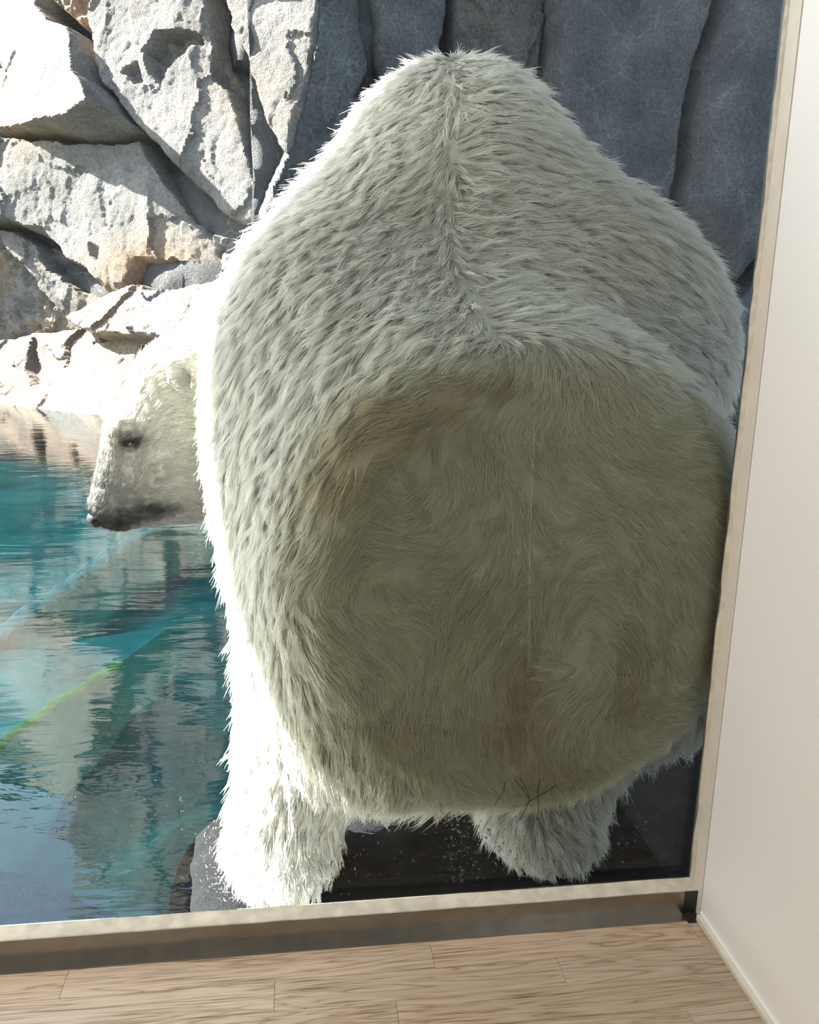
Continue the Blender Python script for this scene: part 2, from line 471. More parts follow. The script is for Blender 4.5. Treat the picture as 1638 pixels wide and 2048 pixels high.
def poly_dist(P, poly):
    """signed distance, positive inside"""
    poly = np.array(poly, float)
    d = np.full(len(P), 1e9); ins = np.zeros(len(P), bool)
    for a, b in zip(poly, np.roll(poly, -1, 0)):
        ab = b - a; ap = P - a
        t = np.clip((ap @ ab) / (ab @ ab + 1e-12), 0, 1)
        d = np.minimum(d, np.hypot(*(ap - t[:, None] * ab).T))
        cond = (a[1] > P[:, 1]) != (b[1] > P[:, 1])
        with np.errstate(divide='ignore', invalid='ignore'):
            xi = (b[0] - a[0]) * (P[:, 1] - a[1]) / (b[1] - a[1]) + a[0]
        ins ^= cond & (P[:, 0] < xi)
    return np.where(ins, d, -d)

NOTCHES = [
 ([(2.4, 5.16), (2.56, 5.39), (3.16, 5.37), (3.41, 5.17), (3.15, 5.18), (2.9, 4.95), (2.68, 4.67), (2.55, 4.85)], 0.26),
 ([(3.43, 6.06), (3.74, 6.0), (4.03, 5.4), (4.05, 5.06), (4.37, 4.74), (4.59, 4.25), (4.93, 3.55), (4.83, 3.36), (4.89, 2.9), (4.7, 2.9), (4.37, 3.4), (4.1, 4.03), (3.92, 4.53), (3.58, 4.71), (3.52, 5.35)], 0.30),
 ([(-0.16, 6.42), (-0.24, 7.07), (1.41, 6.74), (1.45, 5.98), (1.32, 5.48), (0.63, 5.81), (0.07, 6.17)], 0.35),
 ([(2.31, 2.17), (2.96, 2.3), (3.79, 2.24), (3.98, 1.99), (3.88, 1.75), (3.28, 1.67), (2.84, 1.85)], 0.40),
 ([(-1.45, 2.93), (-0.57, 2.64), (0.23, 1.89), (0.64, 1.58), (0.61, 1.26), (0.26, 1.18), (-0.2, 0.92), (-0.97, 0.74)], 0.30),
 ([(0.0, 2.7), (0.54, 2.76), (0.87, 2.36), (1.38, 2.11), (1.94, 1.86), (2.02, 1.75), (1.22, 1.79), (0.43, 2.13)], 0.28),
 ([(3.79, 2.62), (4.22, 2.67), (4.74, 2.81), (4.8, 2.44), (4.32, 2.12), (4.08, 1.84), (3.84, 2.13)], 0.30),
 ([(0.7, 0.95), (0.88, 0.87), (1.25, 0.5), (1.57, 0.19), (1.44, 0.16), (1.02, 0.49)], 0.18),
 ([(-1.24, 5.69), (-1.07, 5.64), (-0.63, 5.23), (-0.8, 5.23)], 0.10),
 ([(2.21, 4.12), (2.51, 3.84), (2.92, 3.51), (3.35, 3.34), (3.58, 3.12), (3.84, 2.96), (3.94, 2.68), (3.75, 2.48), (3.46, 2.77), (3.1, 3.11), (2.74, 3.42), (2.41, 3.77)], 0.30),
 ([(2.1, 4.84), (2.34, 4.95), (2.49, 4.71), (2.35, 4.66)], 0.14),
 ([(-0.36, 0.43), (0.31, 0.34), (0.74, 0.08), (-0.27, 0.02)], 0.20),
 ([(1.48, 2.49), (1.69, 2.39), (1.68, 2.22), (1.55, 2.3)], 0.10),
 ([(1.15, 1.58), (1.51, 1.5), (1.71, 1.34), (1.42, 1.39)], 0.12),
 ([(2.21, 1.06), (2.58, 1.05), (2.45, 0.92), (2.3, 0.88)], 0.10)]

def slab(plane, poly, mat, parent, h0=0.0, a=0.0, b=0.0, chip=1.0, top=7.0, step=0.032, seed=0, edge=0.022, drop=0.42, label=None, smoothf=1.0, notches=()):
    P0, U, V, Nn = plane
    poly = [(u, min(v, top + 0.3)) for u, v in poly]
    pa = np.array(poly)
    lo = pa.min(0) - 0.12; hi = pa.max(0) + 0.12
    nu = int((hi[0] - lo[0]) / step) + 1; nv = int((hi[1] - lo[1]) / step) + 1
    gu, gv = np.meshgrid(np.linspace(lo[0], hi[0], nu), np.linspace(lo[1], hi[1], nv), indexing='ij')
    G = np.stack([gu.ravel(), gv.ravel()], 1)
    G3 = np.c_[G, np.full(len(G), seed * 3.7)]
    warp = np.stack([fbm(G3, 2.2, 5, seed + 3, 0.6), fbm(G3, 2.2, 5, seed + 9, 0.6)], 1) * 0.040
    d = poly_dist(G + warp, poly)
    d = np.minimum(d, top + 0.25 * fbm(G3, 1.1, 3, seed + 5) - G[:, 1])
    c = pa.mean(0)
    h = h0 + a * (G[:, 0] - c[0]) + b * (G[:, 1] - min(c[1], 4.0))
    h += chip * (0.16 * facets(G + warp * 2.5, 1.15, seed, 0.22, 0.14, (0.6, 1.5)) + 0.14 * facets(G + warp * 2.5, 0.42, seed + 1, 0.26, 0.12, (0.6, 1.6)))
    h += smoothf * (0.030 * fbm(G3, 1.1, 2, seed + 7) + 0.006 * fbm(G3, 11.0, 3, seed + 8, 0.6))
    for poly_n, dep in notches:
        dn = poly_dist(G + warp * 1.2, poly_n)
        h -= dep * np.clip(dn / 0.03 + 0.3, 0, 1) * (1 + 0.35 * fbm(G3, 5.0, 3, seed + 6))
    e = np.maximum(d, 0)
    h -= 0.04 * np.exp(-e / (edge * 4))
    ke = np.clip(np.exp(-e / edge) * 1.05 - 0.05, 0, 1)
    h = h * (1 - ke) - 0.72 * ke
    Pw = P0 + G[:, :1] * U + G[:, 1:] * V + h[:, None] * Nn
    keep = (d > -0.05).reshape(nu, nv)
    idx = np.arange(nu * nv).reshape(nu, nv)
    k = keep[:-1, :-1] & keep[1:, :-1] & keep[1:, 1:] & keep[:-1, 1:]
    Q = np.stack([idx[:-1, :-1][k], idx[1:, :-1][k], idx[1:, 1:][k], idx[:-1, 1:][k]], 1)
    if np.dot(np.cross(U, V), Nn) < 0: Q = Q[:, ::-1]
    used = np.unique(Q); rm = np.full(nu * nv, -1); rm[used] = np.arange(len(used))
    me = quads_np('rock_slab', Pw[used], rm[Q])
    o = link('rock_slab', me, M[mat], parent, smooth=True)
    me.set_sharp_from_angle(angle=math.radians(32))
    return o

def rock_wall():
    e = empty('rock_wall', (0, 10.2, Z_WATER))
    tag(e, 'tall fractured grey rock face rising behind the pool', kind='structure')
    Lp = [
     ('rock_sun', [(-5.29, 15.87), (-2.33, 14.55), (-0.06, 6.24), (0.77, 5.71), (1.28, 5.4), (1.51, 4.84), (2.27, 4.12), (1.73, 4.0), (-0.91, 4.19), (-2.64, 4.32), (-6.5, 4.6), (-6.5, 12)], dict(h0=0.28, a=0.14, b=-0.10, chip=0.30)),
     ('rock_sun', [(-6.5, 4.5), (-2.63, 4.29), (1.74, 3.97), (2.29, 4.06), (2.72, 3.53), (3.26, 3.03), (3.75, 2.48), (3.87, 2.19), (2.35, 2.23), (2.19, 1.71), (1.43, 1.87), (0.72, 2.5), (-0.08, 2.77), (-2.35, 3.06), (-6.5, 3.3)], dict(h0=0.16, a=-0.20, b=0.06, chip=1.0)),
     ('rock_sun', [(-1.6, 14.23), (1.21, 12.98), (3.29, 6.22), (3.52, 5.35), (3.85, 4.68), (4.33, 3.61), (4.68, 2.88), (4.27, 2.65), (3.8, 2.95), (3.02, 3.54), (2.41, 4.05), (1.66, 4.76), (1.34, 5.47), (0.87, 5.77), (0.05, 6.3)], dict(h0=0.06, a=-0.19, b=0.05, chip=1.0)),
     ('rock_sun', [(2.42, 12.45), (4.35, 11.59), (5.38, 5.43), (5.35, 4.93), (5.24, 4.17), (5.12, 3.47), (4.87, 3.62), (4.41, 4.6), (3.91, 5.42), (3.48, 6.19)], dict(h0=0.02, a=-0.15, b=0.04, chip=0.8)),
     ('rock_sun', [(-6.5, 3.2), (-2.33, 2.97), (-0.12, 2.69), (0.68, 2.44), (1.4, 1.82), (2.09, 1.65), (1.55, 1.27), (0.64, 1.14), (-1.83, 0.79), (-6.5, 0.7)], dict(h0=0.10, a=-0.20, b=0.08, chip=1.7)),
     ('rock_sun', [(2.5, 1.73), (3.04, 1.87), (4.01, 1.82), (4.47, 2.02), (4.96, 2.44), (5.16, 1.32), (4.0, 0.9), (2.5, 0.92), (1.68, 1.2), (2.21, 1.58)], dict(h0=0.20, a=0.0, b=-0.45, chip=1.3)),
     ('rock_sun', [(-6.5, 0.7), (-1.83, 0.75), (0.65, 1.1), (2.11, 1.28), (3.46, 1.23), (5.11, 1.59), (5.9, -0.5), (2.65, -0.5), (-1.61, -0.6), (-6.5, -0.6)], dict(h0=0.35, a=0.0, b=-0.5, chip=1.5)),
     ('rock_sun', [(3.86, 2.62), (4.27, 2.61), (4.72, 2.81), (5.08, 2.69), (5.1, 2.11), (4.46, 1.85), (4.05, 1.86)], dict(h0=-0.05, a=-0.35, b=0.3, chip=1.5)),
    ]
    for i, (mt, p, kw) in enumerate(Lp):
        slab(PL, p, mt, e, seed=i * 11 + 1, top=11.0 + 0.3 * math.sin(i * 2.1), notches=NOTCHES, step=0.027, **kw)
    Rp = [
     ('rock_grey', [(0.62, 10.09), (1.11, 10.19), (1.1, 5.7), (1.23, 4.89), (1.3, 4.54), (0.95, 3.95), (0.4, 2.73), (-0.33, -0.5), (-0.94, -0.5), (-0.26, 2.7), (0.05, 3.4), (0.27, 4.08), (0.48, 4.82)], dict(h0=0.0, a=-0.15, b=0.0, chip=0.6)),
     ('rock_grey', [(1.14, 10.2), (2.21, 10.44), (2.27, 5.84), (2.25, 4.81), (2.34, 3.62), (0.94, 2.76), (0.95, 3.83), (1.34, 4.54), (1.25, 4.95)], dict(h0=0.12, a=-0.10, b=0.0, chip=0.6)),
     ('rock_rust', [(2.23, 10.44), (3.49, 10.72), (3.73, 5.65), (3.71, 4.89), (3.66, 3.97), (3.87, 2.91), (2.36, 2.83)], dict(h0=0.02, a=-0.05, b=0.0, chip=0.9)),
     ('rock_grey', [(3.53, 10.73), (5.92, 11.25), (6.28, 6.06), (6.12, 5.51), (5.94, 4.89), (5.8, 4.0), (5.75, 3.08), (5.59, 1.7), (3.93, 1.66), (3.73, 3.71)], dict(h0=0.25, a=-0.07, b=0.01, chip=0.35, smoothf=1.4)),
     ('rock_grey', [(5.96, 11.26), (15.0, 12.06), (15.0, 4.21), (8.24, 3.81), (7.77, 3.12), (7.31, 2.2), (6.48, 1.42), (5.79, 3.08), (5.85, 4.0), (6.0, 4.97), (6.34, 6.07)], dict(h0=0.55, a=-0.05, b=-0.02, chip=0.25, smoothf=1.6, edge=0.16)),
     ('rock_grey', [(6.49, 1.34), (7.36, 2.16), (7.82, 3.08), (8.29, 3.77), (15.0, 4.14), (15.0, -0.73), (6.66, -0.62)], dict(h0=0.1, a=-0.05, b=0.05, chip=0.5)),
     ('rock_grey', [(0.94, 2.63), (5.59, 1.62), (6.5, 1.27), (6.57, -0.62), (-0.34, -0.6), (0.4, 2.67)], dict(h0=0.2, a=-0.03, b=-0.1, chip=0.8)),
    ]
    for i, (mt, p, kw) in enumerate(Rp):
        slab(PR, p, mt, e, seed=i * 13 + 201, top=10.0 + 0.25 * math.sin(i * 1.7), **kw)
    # dark rock behind the joints
    for nm, (P0, U, V, Nn), u0, u1 in (('rock_core', PL, -6.6, 5.6), ('rock_core', PR, -0.3, 15.0)):
        nu, nv = 90, 60
        gu, gv = np.meshgrid(np.linspace(u0, u1, nu), np.linspace(-1.8, 9.8, nv), indexing='ij')
        G = np.stack([gu.ravel(), gv.ravel()], 1)
        h = -0.55 + 0.12 * fbm(np.c_[G, np.zeros(len(G))], 1.5, 3, 77)
        Pw = P0 + G[:, :1] * U + G[:, 1:] * V + h[:, None] * Nn
        idx = np.arange(nu * nv).reshape(nu, nv)
        Q = np.stack([idx[:-1, :-1].ravel(), idx[1:, :-1].ravel(), idx[1:, 1:].ravel(), idx[:-1, 1:].ravel()], 1)
        if np.dot(np.cross(U, V), Nn) < 0: Q = Q[:, ::-1]
        me = quads_np(nm, Pw, Q)
        o = link(nm, me, M['rock_back'], e)
        sm = o.modifiers.new('thickness', 'SOLIDIFY'); sm.thickness = 1.2; sm.offset = -1
rock_wall()

# ------------------------------------------------------------------ pool, water, ledge
def pool():
    # pool bottom
    nx, ny = 150, 150
    gx, gy = np.meshgrid(np.linspace(-11, 8, nx), np.linspace(0.021, 14.5, ny) , indexing='ij')
    G = np.stack([gx.ravel(), gy.ravel(), np.zeros(nx * ny)], 1)
    z = -1.55 + 0.25 * fbm(G, 0.5, 4, 31) + 0.06 * fbm(G, 2.5, 3, 35)
    Pw = np.c_[G[:, :2], z]
    idx = np.arange(nx * ny).reshape(nx, ny)
    Q = np.stack([idx[:-1, :-1].ravel(), idx[1:, :-1].ravel(), idx[1:, 1:].ravel(), idx[:-1, 1:].ravel()], 1)
    m, nt, b = new_mat('pool_bottom_turquoise')
    tc = N(nt, 'ShaderNodeTexCoord'); n = N(nt, 'ShaderNodeTexNoise'); n.inputs['Scale'].default_value = 1.3; n.inputs['Detail'].default_value = 7
    nt.links.new(tc.outputs['Object'], n.inputs['Vector'])
    nt.links.new(ramp(nt, n.outputs[0], [(0.32, (0.06, 0.13, 0.14)), (0.5, (0.16, 0.30, 0.27)), (0.68, (0.38, 0.55, 0.47))]), b.inputs['Base Color'])
    b.inputs['Roughness'].default_value = 0.9
    o = link('pool_bottom', quads_np('pool_bottom', Pw, Q), m)
    tag(o, 'mottled turquoise bottom of the pool', kind='structure')
    # water body
    foot = [(-11, 0.0205), (8.5, 0.0205), (8.5, 11.1), (0.2, 9.95), (-0.15, 8.95), (-4.8, 12.30), (-11, 17.05)]
    me = mesh_np('pool_water', [(x, y, Z_WATER) for x, y in foot], [tuple(range(len(foot)))])
    o = link('pool_water', me, M['water'], None, False)
    tag(o, 'clear turquoise pool water mirroring rock and sky', 'water', kind='stuff')
pool()

def tube(name, pts, rad, mat, parent=None, sides=8):
    bm = bmesh.new(); rings = []
    pts = [Vector(p) for p in pts]
    for i, p in enumerate(pts):
        t = (pts[min(i + 1, len(pts) - 1)] - pts[max(i - 1, 0)]).normalized()
        a = t.cross(Vector((0, 0, 1)) if abs(t.z) < 0.9 else Vector((1, 0, 0))).normalized(); b = t.cross(a)
        r = float(rad[i] if hasattr(rad, '__len__') else rad)
        rings.append([bm.verts.new(p + r * (math.cos(k * 2 * math.pi / sides) * a + math.sin(k * 2 * math.pi / sides) * b)) for k in range(sides)])
    for r0, r1 in zip(rings[:-1], rings[1:]):
        for k in range(sides): bm.faces.new((r0[k], r0[(k + 1) % sides], r1[(k + 1) % sides], r1[k]))
    bm.faces.new(rings[0][::-1]); bm.faces.new(rings[-1])
    bmesh.ops.recalc_face_normals(bm, faces=bm.faces)
    me = bpy.data.meshes.new(name); bm.to_mesh(me); bm.free()
    return link(name, me, mat, parent)

def pool_steps():
    pale = plain('pool_step_turquoise', (0.36, 0.62, 0.58), 0.9, var=0.5, scale=1.6)
    rim_a = plain('streak_pale', (0.80, 0.86, 0.90), 0.8, var=0.15, scale=5)
    rim_b = plain('streak_green', (0.74, 0.82, 0.16), 0.8, var=0.3, scale=6)  # both tubes imitate coloured light streaks seen under the water
    def step(outline, ztop, rim_pts, rim_mat, label, r):
        o_ = [Vector((x, y, ztop)) for x, y in outline]
        n = len(o_)
        me = mesh_np('pool_step', [tuple(v) for v in o_] + [(v.x, v.y, -2.0) for v in o_], [list(range(n))] + [[i, i + n, (i + 1) % n + n, (i + 1) % n] for i in range(n)])
        o = link('pool_step', me, pale, None, False)
        tag(o, label, kind='structure')
        P = []
        for (a0, b0), (a1, b1) in zip(rim_pts[:-1], rim_pts[1:]):
            for k in range(12):
                t = k / 12; w = 0.02 * vnoise([[a0 + t * 5, b0 * 3 + t * 3, 1]], 1.0, 3)[0]
                P.append((a0 + (a1 - a0) * t + w, b0 + (b1 - b0) * t, ztop))
        P.append((*rim_pts[-1], ztop))
        tube('streak', P, [r * (0.75 + 0.4 * abs(vnoise([[i * 0.6, 2, 5]], 1.0, 9)[0])) for i in range(len(P))], rim_mat, o)
    step([(-6.5, 3.2), (-2.55, 3.2), (-2.009, 4.05), (-1.872, 4.82), (-1.708, 5.91), (-1.412, 7.05), (-0.9, 8.6), (-0.6, 9.9), (-6.5, 12.0)], -0.9,
         [(-2.55, 3.2), (-2.009, 4.05), (-1.872, 4.82), (-1.708, 5.91), (-1.412, 7.05), (-0.9, 8.6)], rim_a, 'submerged pool step with a painted pale light rim', 0.06)
    step([(-3.4, 1.0), (-2.2, 1.0), (-1.541, 2.66), (-1.40, 3.12), (-1.17, 3.64), (-0.95, 4.3), (-2.0, 3.9), (-2.6, 3.1)], -0.98,
         [(-2.2, 1.0), (-1.541, 2.66), (-1.40, 3.12), (-1.17, 3.64)], rim_b, 'submerged pool step with a painted yellow green light rim', 0.030)
pool_steps()

def hfield(name, x0, x1, y0, y1, step, hfun, mat, parent=None, cut=None):
    nx = int((x1 - x0) / step) + 1; ny = int((y1 - y0) / step) + 1
    gx, gy = np.meshgrid(np.linspace(x0, x1, nx), np.linspace(y0, y1, ny), indexing='ij')
    G = np.stack([gx.ravel(), gy.ravel()], 1)
    P = hfun(G)
    idx = np.arange(nx * ny).reshape(nx, ny)
    Q = np.stack([idx[:-1, :-1].ravel(), idx[1:, :-1].ravel(), idx[1:, 1:].ravel(), idx[:-1, 1:].ravel()], 1)
    return link(name, quads_np(name, P, Q), M[mat], parent)

LEDGE = [(-0.245, 0.02), (-0.30, 0.22), (-0.335, 0.38), (-0.335, 0.52), (-0.26, 0.62), (-0.16, 0.70), (0.0, 0.95), (-0.1, 1.5), (0.3, 1.9), (1.2, 2.0), (2.4, 1.6), (2.6, 0.02)]
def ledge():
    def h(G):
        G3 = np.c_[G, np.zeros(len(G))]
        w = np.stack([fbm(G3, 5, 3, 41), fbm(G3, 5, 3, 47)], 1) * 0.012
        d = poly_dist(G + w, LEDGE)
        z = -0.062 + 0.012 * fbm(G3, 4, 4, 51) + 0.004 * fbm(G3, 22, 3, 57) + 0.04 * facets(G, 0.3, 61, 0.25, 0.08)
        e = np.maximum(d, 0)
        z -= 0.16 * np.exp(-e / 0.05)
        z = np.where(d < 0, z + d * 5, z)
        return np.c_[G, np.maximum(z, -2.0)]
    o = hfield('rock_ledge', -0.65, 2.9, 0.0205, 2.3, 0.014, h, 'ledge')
    tag(o, 'dark wet rock ledge, shade in its colour, under the bear at the foot of the window', kind='structure')
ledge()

def sunk_rock():
    """rounded boulder under water against the foot of the window"""
    nu, nv = 64, 40
    V = []
    for j in range(nv + 1):
        th = math.pi * j / nv
        for i in range(nu):
            ph = 2 * math.pi * i / nu
            V.append((math.sin(th) * math.cos(ph), math.sin(th) * math.sin(ph), math.cos(th)))
    V = np.array(V)
    r = 1 + 0.16 * fbm(V, 1.4, 4, 301) + 0.03 * fbm(V, 6, 3, 305)
    P = V * r[:, None] * np.array([0.62, 0.27, 0.42]) + np.array([-0.92, 0.42, -0.60])
    P[:, 1] = np.maximum(P[:, 1], 0.026)
    F = [(j * nu + i, (j + 1) * nu + i, (j + 1) * nu + (i + 1) % nu, j * nu + (i + 1) % nu) for j in range(nv) for i in range(nu)]
    o = link('submerged_boulder', quads_np('submerged_boulder', P, F), M['sunk'])
    tag(o, 'rounded bluish boulder under the water against the foot of the window', 'boulder')
sunk_rock()

# ------------------------------------------------------------------ polar bear
GLASS_Y = 0.030
def ell(P, c, r, rot=None):
    q = P - np.array(c, P.dtype)
    if rot is not None: q = q @ np.array(rot, P.dtype)
    r = np.array(r, P.dtype)
    k0 = np.sqrt(((q / r) ** 2).sum(1)); k1 = np.sqrt(((q / (r * r)) ** 2).sum(1)) + 1e-9
    return k0 * (k0 - 1) / k1
def cap(P, a, b, ra, rb):
    a = np.array(a, P.dtype); b = np.array(b, P.dtype); ab = b - a
    t = np.clip(((P - a) @ ab) / (ab @ ab), 0, 1)
    return np.sqrt(((P - a - t[:, None] * ab) ** 2).sum(1)) - (ra + t * (rb - ra))
def smin(a, b, k):
    h = np.clip(0.5 + 0.5 * (b - a) / k, 0, 1)
    return b + h * (a - b) - k * h * (1 - h)
def smax(a, b, k): return -smin(-a, -b, k)
def rot_y(deg):
    a = math.radians(deg); return np.array([[math.cos(a), 0, math.sin(a)], [0, 1, 0], [-math.sin(a), 0, math.cos(a)]])

HY = 0.84     # plane of symmetry of the turned head
NOSE_L = np.array([-0.553, HY, 0.636])
HEAD_PIVOT = np.array([-0.27, HY, 0.0]); HEAD_TURN = math.radians(11)      # face turned a little towards the window
def head_local(P):
    q = P - HEAD_PIVOT; c, s_ = math.cos(HEAD_TURN), math.sin(HEAD_TURN)
    return np.stack([q[:, 0] * c + q[:, 1] * s_, -q[:, 0] * s_ + q[:, 1] * c, q[:, 2]], 1) + HEAD_PIVOT
def head_world(p):
    q = np.asarray(p) - HEAD_PIVOT; c, s_ = math.cos(HEAD_TURN), math.sin(HEAD_TURN)
    return np.array([q[0] * c - q[1] * s_, q[0] * s_ + q[1] * c, q[2]]) + HEAD_PIVOT
def sdf_head(P):
    P = head_local(P).astype(P.dtype)
    d = ell(P, (-0.300, HY, 0.940), (0.143, 0.132, 0.150))                       # skull
    d = smin(d, ell(P, (-0.30, HY, 0.80), (0.15, 0.135, 0.135)), 0.06)           # cheeks
    d = smin(d, cap(P, (-0.425, HY, 0.835), (-0.505, HY, 0.672), 0.092, 0.056), 0.05)   # muzzle
    for s in (-1, 1):
        d = smin(d, ell(P, (-0.450, HY + s * 0.055, 0.872), (0.045, 0.035, 0.035)), 0.03)   # brow
        d = smin(d, ell(P, (-0.395, HY + s * 0.06, 0.700), (0.075, 0.04, 0.045)), 0.035)    # lip corner
    d = smin(d, cap(P, (-0.475, HY, 0.645), (-0.28, HY, 0.705), 0.040, 0.085), 0.03)   # lower jaw
    d = smax(d, np.abs(P[:, 1] - HY) - 0.110, 0.05)                                # flat cheeks and temples
    for s in (-1, 1):                                                               # ears
        c = np.array((-0.300, HY + s * 0.118, 1.030))
        ear = ell(P, c, (0.052, 0.040, 0.056), rot_y(35))
        ear = smax(ear, -ell(P, c + np.array((-0.026, s * 0.022, -0.026)), (0.036, 0.026, 0.038), rot_y(35)), 0.012)
        d = smin(d, ear, 0.014)
    return d

NOSE = head_world(NOSE_L)

def sdf(P):
    # trunk
    d = ell(P, (0.425, 0.250, 0.672), (0.490, 0.39, 0.520))                       # rump, pressed on the glass
    d = smin(d, ell(P, (0.130, 0.46, 0.60), (0.285, 0.36, 0.44)), 0.16)           # left thigh
    d = smin(d, ell(P, (0.17, 0.30, 0.36), (0.22, 0.23, 0.24)), 0.12)
    d = smin(d, ell(P, (0.83, 0.46, 0.56), (0.25, 0.34, 0.44)), 0.10)             # right thigh
    back = ell(P, (0.435, 0.70, 1.02), (0.565, 0.46, 0.50))
    back = smin(back, ell(P, (0.405, 0.86, 1.40), (0.330, 0.36, 0.388)), 0.16)     # shoulders
    back = smin(back, ell(P, (0.40, 0.82, 1.26), (0.48, 0.38, 0.33)), 0.12)
    back = smin(back, ell(P, (0.72, 0.72, 1.08), (0.375, 0.36, 0.38)), 0.12)
    back = smin(back, ell(P, (0.13, 0.66, 0.98), (0.36, 0.38, 0.42)), 0.12)
    back = smin(back, ell(P, (0.42, 1.05, 0.85), (0.44, 0.42, 0.52)), 0.15)       # chest and belly
    d = smin(d, back, 0.055 + 0.20 / (1 + np.exp((P[:, 0] - 0.42) / 0.08)))
    # hind legs
    d = smin(d, cap(P, (0.05, 0.42, 0.36), (-0.052, 0.30, 0.02), 0.175, 0.116), 0.10)
    d = smin(d, ell(P, (-0.050, 0.30, -0.030), (0.112, 0.18, 0.07)), 0.05)
    d = smin(d, cap(P, (0.80, 0.48, 0.32), (0.58, 0.38, 0.03), 0.16, 0.130), 0.08)
    d = smin(d, ell(P, (0.565, 0.35, -0.015), (0.140, 0.19, 0.085)), 0.05)
    # fore legs
    for x in (0.20, 0.62):
        d = smin(d, cap(P, (x, 1.10, 0.75), (x, 1.30, 0.02), 0.17, 0.11), 0.08)
        d = smin(d, ell(P, (x, 1.36, -0.035), (0.12, 0.17, 0.07)), 0.05)
    # neck and head
    neck = smax(cap(P, (-0.265, 0.85, 0.945), (0.10, 1.08, 1.12), 0.165, 0.27), 0.735 - P[:, 1], 0.06)
    d = smin(d, neck, 0.07)
    d = smin(d, sdf_head(P), 0.04)
    d = smax(d, (GLASS_Y - P[:, 1]), 0.035)
    return d

def grad(P, e=0.003):
    g = np.stack([sdf(P + v) - sdf(P - v) for v in (np.eye(3, dtype=P.dtype) * e)], 1)
    return g / (np.linalg.norm(g, axis=1, keepdims=True) + 1e-9)

def surface_nets(lo, hi, h):
    n = np.ceil((np.array(hi) - lo) / h).astype(int) + 1
    ax = [lo[i] + h * np.arange(n[i]) for i in range(3)]
    D = np.empty(tuple(n), np.float32)
    YZ = np.stack(np.meshgrid(ax[1], ax[2], indexing='ij'), -1).reshape(-1, 2).astype(np.float32)
    for i in range(n[0]):
        D[i] = sdf(np.c_[np.full(len(YZ), ax[0][i], np.float32), YZ]).reshape(n[1], n[2])
    S = D < 0
    cnt = sum(S[a:n[0] - 1 + a, b:n[1] - 1 + b, c:n[2] - 1 + c].astype(np.int8) for a in (0, 1) for b in (0, 1) for c in (0, 1))
    cells = np.argwhere((cnt > 0) & (cnt < 8))
    corners = [(a, b, c) for a in (0, 1) for b in (0, 1) for c in (0, 1)]
    val = {k: D[cells[:, 0] + k[0], cells[:, 1] + k[1], cells[:, 2] + k[2]] for k in corners}
    acc = np.zeros((len(cells), 3)); num = np.zeros(len(cells))
    for k in corners:
        for axi in range(3):
            if k[axi]: continue
            k2 = list(k); k2[axi] = 1; k2 = tuple(k2)
            m = (val[k] < 0) != (val[k2] < 0)
            t = val[k][m] / (val[k][m] - val[k2][m])
            p = np.tile(np.array(k, float), (m.sum(), 1)); p[:, axi] += t
            acc[m] += p; num[m] += 1
    Vt = (cells + acc / num[:, None]) * h + np.array(lo)
    ci = np.full(tuple(n), -1, np.int64); ci[cells[:, 0], cells[:, 1], cells[:, 2]] = np.arange(len(cells))
    Qs = []
    for axi in range(3):
        b_, c_ = (axi + 1) % 3, (axi + 2) % 3
        sl0 = [slice(None)] * 3; sl1 = [slice(None)] * 3
        sl0[axi] = slice(0, -1); sl1[axi] = slice(1, None)
        s0 = S[tuple(sl0)]; s1 = S[tuple(sl1)]
        E = np.argwhere(s0 != s1)
        E = E[(E[:, b_] > 0) & (E[:, c_] > 0)]
        flip = ~s0[E[:, 0], E[:, 1], E[:, 2]]
        def at(db, dc):
            q = E.copy(); q[:, b_] += db; q[:, c_] += dc
            return ci[q[:, 0], q[:, 1], q[:, 2]]
        q = np.stack([at(-1, -1), at(0, -1), at(0, 0), at(-1, 0)], 1)
        q[flip] = q[flip][:, ::-1]
        Qs.append(q[(q >= 0).all(1)])
    return Vt, np.concatenate(Qs)

def bump_w(P, c, r, sharp=1.0):
    q = (P - np.array(c)) / np.array(r)
    return np.exp(-(q ** 2).sum(1) * sharp)

